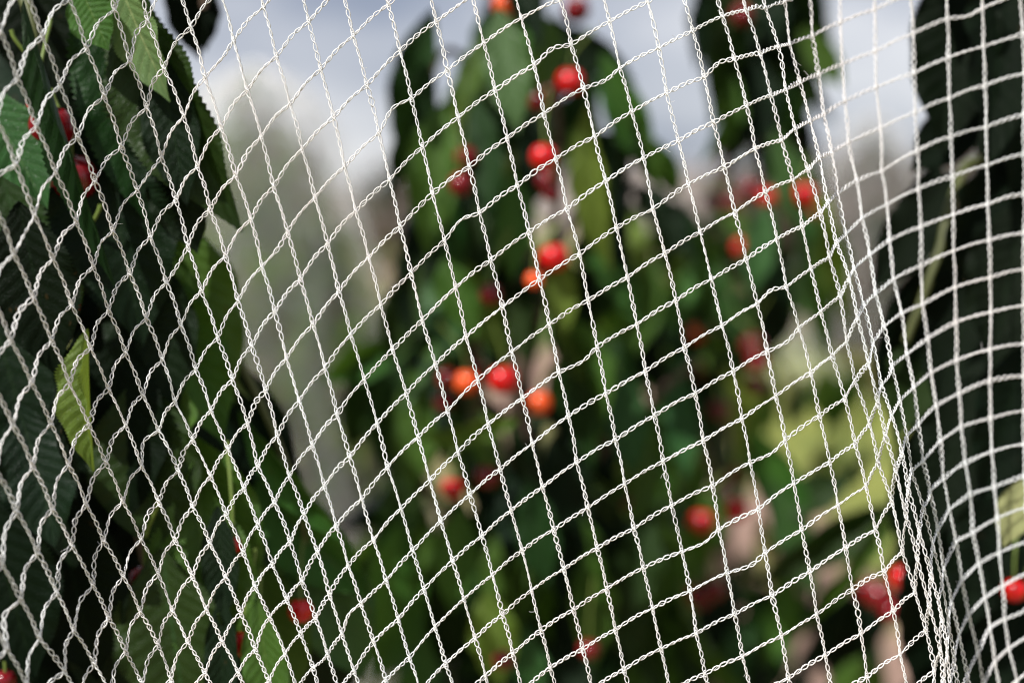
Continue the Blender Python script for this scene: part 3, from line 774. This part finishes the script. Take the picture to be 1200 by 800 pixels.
for k, (x, y, rp_, d, ck, lb) in enumerate(CHERRIES):
    r = random.Random(500 + k)
    c = W(x, y, d); rad = rp_ / F_PX * d
    t = thing('cherry', lb, 'cherry', c, 'cherries on the trees')
    f = link('fruit', FRUIT[ck], t); f.scale = (rad, rad * r.uniform(.95, 1.02), rad * r.uniform(.96, 1.06))
    f.rotation_euler = (r.gauss(0, .2), r.gauss(0, .2), r.uniform(0, 6.28))
    L = r.uniform(.030, .045)
    up = Vector((r.gauss(0, .35), r.gauss(0.15, .3), 1)).normalized()
    top = c + Vector((0, 0, rad * .6))
    tube_obj('stalk', [top, top + Vector((up.x * .15, up.y * .2, .45)) * L, top + up * L, top + up * L * 1.15], .0007, .0011, M['stalk'], t, 10, 6)

# ------------------------------------------------------------------ THE NET
KN = {}
def V_(i, j0, pts):
    for k, q in enumerate(pts):
        if q: KN[(i, j0 + k)] = q
V_(-5, 6, [(7, 757)])
V_(-4, 5, [(2, 659), (24, 701), (46, 747), (75, 785)])
V_(-3, 5, [(19, 597), (44, 646), (66, 692), (86, 736), (110, 775)])
V_(-2, 4, [(15, 496), (39, 546), (61, 594), (84, 637), (109, 684), (127, 722), (147, 762)])
V_(-1, 3, [(12, 397), (37, 447), (60, 495), (80, 542), (101, 590), (121, 632), (144, 674), (164, 715), (185, 754), (200, 794)])
V_(0, 2, [(16, 296), (39, 347), (60, 398), (81, 449), (104, 496), (124, 541), (144, 586), (165, 630), (185, 671), (202, 714), (220, 751), (240, 787)])
V_(1, 1, [(18, 192), (40, 251), (62, 302), (84, 356), (106, 406), (127, 454), (147, 497), (166, 545), (186, 587), (205, 632), (225, 674), (242, 714), (260, 750), (279, 787)])
V_(2, 0, [(20, 91), (42, 147), (65, 201), (89, 259), (109, 311), (127, 362), (147, 412), (167, 461), (186, 504), (209, 551), (226, 594), (246, 636), (265, 676), (282, 717), (299, 760)])
V_(3, 0, [(49, 42), (70, 100), (91, 160), (111, 211), (132, 269), (152, 319), (171, 372), (190, 420), (205, 470), (226, 515), (247, 557), (265, 602), (285, 646), (299, 686), (316, 722), (334, 765)])
V_(4, 1, [(101, 56), (122, 112), (142, 172), (160, 222), (176, 277), (195, 330), (212, 380), (229, 432), (247, 480), (267, 525), (286, 571), (302, 614), (319, 660), (336, 702), (352, 742), (367, 782)])
V_(5, 1, [(134, 10), (152, 70), (172, 125), (189, 182), (206, 234), (220, 287), (236, 340), (255, 395), (272, 444), (290, 495), (302, 545), (322, 588), (340, 634), (354, 680), (370, 724), (384, 766)])
V_(6, 2, [(172, 22), (192, 80), (215, 135), (231, 194), (246, 245), (264, 299), (279, 352), (295, 405), (311, 457), (325, 509), (339, 557), (356, 602), (372, 646), (386, 695), (401, 742), (415, 785)])
V_(7, 3, [(224, 32), (240, 91), (259, 148), (276, 205), (294, 256), (307, 312), (322, 364), (336, 419), (351, 469), (366, 520), (380, 569), (394, 616), (408, 662), (423, 707), (438, 752), (452, 797)])
V_(8, 4, [(274, 47), (290, 105), (306, 160), (321, 219), (337, 271), (352, 326), (367, 380), (381, 432), (395, 485), (410, 535), (424, 584), (438, 632), (453, 680), (467, 725), (480, 770)])
V_(9, 5, [(324, 66), (340, 122), (354, 175), (369, 232), (384, 285), (397, 341), (411, 392), (427, 445), (442, 496), (454, 547), (470, 595), (484, 645), (497, 690), (510, 735), (522, 777)])
V_(10, 5, [(362, 25), (376, 81), (391, 137), (404, 195), (417, 247), (432, 301), (446, 357), (460, 410), (476, 461), (490, 512), (504, 562), (517, 610), (531, 657), (544, 702), (557, 747), (569, 792)])
V_(11, 6, [(414, 42), (430, 100), (444, 155), (457, 210), (469, 265), (482, 320), (495, 375), (510, 427), (524, 481), (537, 530), (551, 579), (565, 628), (577, 674), (589, 720), (601, 765)])
V_(12, 6, [(455, 5), (469, 60), (482, 115), (495, 172), (507, 227), (521, 282), (534, 337), (546, 394), (560, 445), (572, 497), (586, 549), (599, 598), (612, 645), (623, 692), (634, 738), (645, 782)])
V_(13, 7, [(511, 25), (524, 82), (537, 137), (550, 195), (562, 249), (575, 305), (589, 359), (600, 413), (612, 466), (624, 519), (636, 570), (649, 620), (661, 667), (672, 714), (683, 760)])
V_(14, 8, [(567, 50), (580, 106), (594, 162), (606, 217), (620, 272), (632, 327), (644, 381), (655, 436), (666, 487), (676, 541), (689, 594), (700, 642), (711, 690), (721, 737), (731, 784)])
V_(15, 8, [(611, 21), (626, 76), (637, 134), (651, 186), (664, 245), (679, 297), (689, 352), (700, 407), (710, 461), (721, 515), (732, 567), (743, 619), (754, 665), (765, 712), (775, 760)])
V_(16, 8, [(656, -1), (669, 52), (684, 104), (697, 160), (710, 212), (722, 267), (735, 325), (746, 380), (756, 435), (767, 487), (777, 541), (787, 592), (799, 646), (809, 692), (816, 742), (826, 789)])
V_(17, 9, [(714, 25), (726, 80), (740, 131), (754, 185), (765, 245), (779, 297), (792, 352), (802, 407), (815, 461), (824, 516), (835, 569), (842, 620), (852, 671), (861, 719), (870, 769)])
V_(18, 9, [(759, 2), (772, 56), (781, 109), (795, 165), (807, 216), (821, 272), (834, 327), (846, 381), (859, 435), (869, 490), (879, 542), (889, 596), (897, 647), (905, 697), (916, 745), (924, 794)])
V_(19, 10, [(812, 36), (825, 90), (836, 144), (849, 196), (861, 249), (874, 304), (887, 355), (899, 412), (909, 464), (920, 516), (930, 566), (940, 620), (949, 669), (957, 720), (967, 767)])
V_(20, 10, [(847, 19), (861, 69), (875, 124), (885, 174), (897, 225), (910, 280), (921, 336), (936, 385), (950, 437), (960, 487), (972, 541), (982, 592), (991, 641), (999, 690), (1009, 742), (1016, 792)])
V_(21, 10, [(874, 12), (890, 62), (903, 112), (916, 164), (929, 211), (940, 265), (951, 315), (962, 366), (975, 417), (990, 467), (1002, 520), (1015, 570), (1026, 620), (1036, 669), (1047, 715), (1055, 766)])
V_(22, 10, [(897, 9), (912, 54), (921, 105), (932, 150), (947, 199), (961, 249), (972, 302), (985, 347), (992, 400), (1002, 447), (1019, 497), (1029, 542), (1045, 587), (1057, 645), (1072, 692), (1085, 737), (1095, 785)])
V_(23, 11, [(925, 51), (937, 96), (949, 142), (960, 185), (970, 238), (980, 285), (995, 327), (1005, 372), (1018, 425), (1029, 472), (1038, 510), (1050, 552), (1062, 606), (1075, 655), (1089, 710), (1102, 762)])
V_(24, 11, [(952, 42), (959, 87), (965, 134), (974, 179), (981, 227), (991, 274), (1001, 315), (1012, 358), (1023, 402), (1033, 452), (1045, 487), (1057, 532), (1064, 572), (1077, 622), None, (1104, 725)])
V_(25, 11, [(985, 26), (987, 75), (990, 119), (994, 167), (1004, 212), (1010, 256), (1019, 299), (1026, 344), (1036, 383), (1045, 430), (1054, 470), (1062, 512), (1068, 552), (1082, 595), (1093, 640), (1104, 685)])
V_(26, 11, [(1025, 11), (1026, 60), (1027, 102), (1032, 150), (1033, 200), (1039, 240), (1042, 281), (1047, 327), (1057, 367), (1063, 415), (1071, 454), (1076, 497), (1082, 540), (1090, 575), (1099, 620), (1106, 667), (1115, 705), (1124, 745)])
V_(27, 12, [(1070, 39), (1071, 85), (1072, 132), (1075, 176), (1076, 221), (1079, 265), (1079, 311), (1081, 356), (1087, 396), (1091, 437), (1097, 475), (1102, 517), (1105, 560), (1112, 597), (1120, 634), (1127, 680), (1135, 720), (1146, 765)])
V_(28, 12, [(1110, 22), (1111, 67), (1112, 115), (1114, 160), (1116, 207), (1117, 251), (1117, 294), (1119, 336), (1120, 377), (1121, 422), (1124, 461), (1126, 500), (1131, 542), (1137, 579), (1140, 624), (1147, 660), (1154, 700), (1160, 735), (1166, 775)])
V_(29, 12, [(1151, 10), (1152, 54), (1154, 100), (1155, 149), (1156, 194), (1157, 239), (1159, 281), (1160, 325), (1161, 365), (1160, 409), (1160, 446), (1161, 490), (1162, 529), (1165, 570), (1169, 607), (1171, 647), (1175, 686), (1177, 725), (1182, 760)])
V_(30, 13, [(1199, 40), (1200, 86), (1200, 134), (1200, 180), (1200, 227), (1200, 272), (1200, 315), (1200, 357), (1200, 402), (1200, 440), (1200, 481), (1200, 520), (1200, 557), (1202, 595), (1204, 634), (1207, 670), (1210, 706), (1212, 742)])

I0, I1, J0, J1 = -11, 36, -8, 38
NI, NJ = I1 - I0 + 1, J1 - J0 + 1
def solve_net():
    n = NI * NJ
    A = np.zeros((n, n)); b = np.zeros((n, 2))
    idx = lambda i, j: (i - I0) * NJ + (j - J0)
    def add(terms, w, rhs=(0, 0)):
        for a, ca in terms:
            b[a] += w * ca * np.array(rhs)
            for c, cc in terms: A[a, c] += w * ca * cc
    for i in range(I0, I1 + 1):
        for j in range(J0, J1 + 1):
            if I0 < i < I1: add([(idx(i - 1, j), 1), (idx(i, j), -2), (idx(i + 1, j), 1)], 1)
            if J0 < j < J1: add([(idx(i, j - 1), 1), (idx(i, j), -2), (idx(i, j + 1), 1)], 1)
            if i < I1 and j < J1: add([(idx(i, j), 1), (idx(i + 1, j), -1), (idx(i, j + 1), -1), (idx(i + 1, j + 1), 1)], .5)
            if i < I1: add([(idx(i, j), -1), (idx(i + 1, j), 1)], 0.002, (46, -40))
            if j < J1: add([(idx(i, j), -1), (idx(i, j + 1), 1)], 0.002, (14, 50))
    for (i, j), q in KN.items(): add([(idx(i, j), 1)], 400, q)
    return np.linalg.solve(A, b).reshape(NI, NJ, 2)
G = solve_net()

def sstep(a, b, x):
    t = np.clip((x - a) / (b - a), 0, 1); return t * t * (3 - 2 * t)
II, JJ = np.meshgrid(np.arange(I0, I1 + 1), np.arange(J0, J1 + 1), indexing='ij')
gx, gy = G[..., 0], G[..., 1]
DEP = FOCUS - 0.055 * np.clip((190 - gx) / 190, 0, 1.6) ** 1.2 + 0.012 * np.sin(gx / 210 + 1.0) * np.sin(gy / 260) * 0.6
cre = 21.2 + 2.6 * sstep(0, 600, gy)                 # where the sheet turns away
DEP = DEP + 0.070 * sstep(0, 4.5, II - cre) - 0.010 * np.exp(-((II - cre + .3) / 1.2) ** 2)

net = thing('netting', 'white knitted bird netting stretched across the whole view with a fold at the right', 'netting', W(600, 400, FOCUS))
NLOC = np.array(net.location)
cF, cU, cR, cP = (np.array(v) for v in (CF, CU, CR, CP))
def Wn(P2, d):
    d = d[:, None]
    return cP + cF * d + cR * ((P2[:, :1] - 600) / F_PX * d) + cU * ((400 - P2[:, 1:]) / F_PX * d)

EYE = 0.0038
def strand(nodes, deps, kind):
    """nodes (n,2) along one strand; knitted chain of interlocked threads"""
    pts = []; dd = []
    nodes = np.asarray(nodes); deps = np.asarray(deps)
    for k in range(len(nodes) - 1):
        a, b_ = nodes[k], nodes[k + 1]
        e = b_ - a; L = np.hypot(*e)
        nrm = np.array([e[1], -e[0]]) / (L + 1e-6)         # rotate
        if nrm[1] > 0: nrm = -nrm                             # upwards
        diamond = float(np.clip((420 - a[0]) / 300, 0, 1))
        if kind == 'H':
            bow = L * (0.02 + 0.085 * diamond); f = 0.56
        else:
            bow = L * (0.01 + 0.015 * diamond); f = 0.5
        if kind == 'H' and rng.uniform() < 0.05: bow += L * rng.choice([-1, 1]) * 0.11
        bow += rng.normal(0, 0.006) * L
        pts += [a, a + e * f + nrm * bow]; dd += [deps[k], deps[k] * (1 - f) + deps[k + 1] * f + rng.normal(0, .0004)]
    pts.append(nodes[-1]); dd.append(deps[-1])
    C = Wn(np.array(pts), np.array(dd))
    # smooth centre line then resample by arc length
    m_ = len(C); fine = smooth_path(C, (m_ - 1) * 10 + 1)
    seg = np.linalg.norm(np.diff(fine, axis=0), axis=1); s = np.concatenate([[0], np.cumsum(seg)])
    step = EYE / 6
    n = int(s[-1] / step)
    ss = np.linspace(0, s[-1], n)
    P = np.stack([np.interp(ss, s, fine[:, k]) for k in range(3)], 1)
    T = np.gradient(P, axis=0); T /= np.linalg.norm(T, axis=1, keepdims=True)
    B = np.cross(T, cF); B /= np.linalg.norm(B, axis=1, keepdims=True)
    Nn = np.cross(T, B)
    # pinch into the knots so that an eye ends at every crossing
    ns = s[::20] if len(s[::20]) == len(nodes) else s[np.arange(len(nodes)) * 20]
    node_id = np.interp(ss, ns, np.arange(len(nodes)))
    per_edge = 5.0
    ph = math.pi * (node_id * per_edge + 0.5 * np.sin(0.9 * np.arange(n) * 0.02 + rng.uniform(0, 6)) * 0.5) + (0 if kind == 'V' else .5)
    wob = rng.uniform(.9, 1.08) + 0.26 * np.interp(np.arange(n), np.arange(0, n + 9, 9), rng.normal(0, 1, len(np.arange(0, n + 9, 9))))
    a_ = 0.00066 * wob; b2 = 0.00034
    tw = 0.45 * np.interp(np.arange(n), np.arange(0, n + 40, 40), rng.normal(0, 1, len(np.arange(0, n + 40, 40))))
    Br = B * np.cos(tw)[:, None] + Nn * np.sin(tw)[:, None]; Nr = -B * np.sin(tw)[:, None] + Nn * np.cos(tw)[:, None]
    dn = np.abs(node_id - np.round(node_id))
    thick = (1 + 0.30 * np.exp(-(dn / .035) ** 2)) * (1 + 0.10 * np.interp(np.arange(n), np.arange(0, n + 25, 25), rng.normal(0, 1, len(np.arange(0, n + 25, 25)))))
    z0 = (0.00025 if kind == 'V' else -0.00025)
    Vs, Fs, base = [], [], 0
    for sgn in (1, -1):
        sw = np.sin(ph); sw = np.sign(sw) * np.abs(sw) ** 0.62
        Q = P + Br * (sgn * a_ * sw)[:, None] + Nr * (sgn * b2 * np.cos(ph) + z0)[:, None] + rng.normal(0, .00003, P.shape)
        V, F = tube_arrays(Q - NLOC, 0.00026 * thick * (1 + .12 * np.sin(ph * 2 + 1)), 4, base); Vs.append(V); Fs.append(F); base += len(V)
    # the thin lay-in thread that zigzags through the chain
    Q = P[::2] + Br[::2] * (a_ * 0.75 * np.sin(ph * .5 + .8))[::2, None] + Nr[::2] * (0.0003 * np.cos(ph * .5) + z0)[::2, None]
    V, F = tube_arrays(Q - NLOC, 0.00013, 3, base); Vs.append(V); Fs.append(F)
    base += len(V)
    if kind == 'V':                                        # knitted loops that lock the crossings
        th = np.linspace(0, 2 * np.pi, 9)
        for c_ in np.arange(1, len(nodes) - 1):
            q = int(np.argmin(np.abs(node_id - c_)))
            for sg in (1, -1):
                t2 = rng.normal(0, .25)
                e1 = T[q] * math.cos(t2) + B[q] * math.sin(t2) * sg; e2 = (B[q] * .8 + T[q] * .6 * sg); e3 = Nn[q]
                ring = P[q] + T[q] * sg * .00045 + e1 * (0.00105 * np.cos(th))[:, None] + e2 * (0.0006 * np.sin(th))[:, None] + e3 * (0.0004 * np.cos(th * 2))[:, None]
                V, F = tube_arrays(ring - NLOC, 0.00026, 4, base); Vs.append(V); Fs.append(F); base += len(V)
    for _ in range(max(1, n // 220)):                      # stray fibre ends
        q = int(rng.integers(5, n - 5)); dv = rng.normal(0, 1, 3); L = rng.uniform(.0012, .0035)
        f_ = P[q] + np.linspace(0, 1, 5)[:, None] * dv / np.linalg.norm(dv) * L + (np.linspace(0, 1, 5) ** 2)[:, None] * rng.normal(0, .0008, 3)
        V, F = tube_arrays(f_ - NLOC, 0.00007, 3, base); Vs.append(V); Fs.append(F); base += len(V)
    me = mesh_from('strand', np.vstack(Vs), np.vstack(Fs), M['twine'])
    return link('strand', me, net)

MX, MY = 170, 130
inside = (gx > -MX) & (gx < 1200 + MX) & (gy > -MY) & (gy < 800 + MY)
def runs(mask):
    out_, cur = [], []
    for k, v in enumerate(mask):
        if v: cur.append(k)
        else:
            if len(cur) > 1: out_.append(cur)
            cur = []
    if len(cur) > 1: out_.append(cur)
    return out_
for i in range(NI):
    for c in runs(inside[i]): strand([G[i, k] for k in c], [DEP[i, k] for k in c], 'V')
for j in range(NJ):
    for c in runs(inside[:, j]): strand([G[k, j] for k in c], [DEP[k, j] for k in c], 'H')
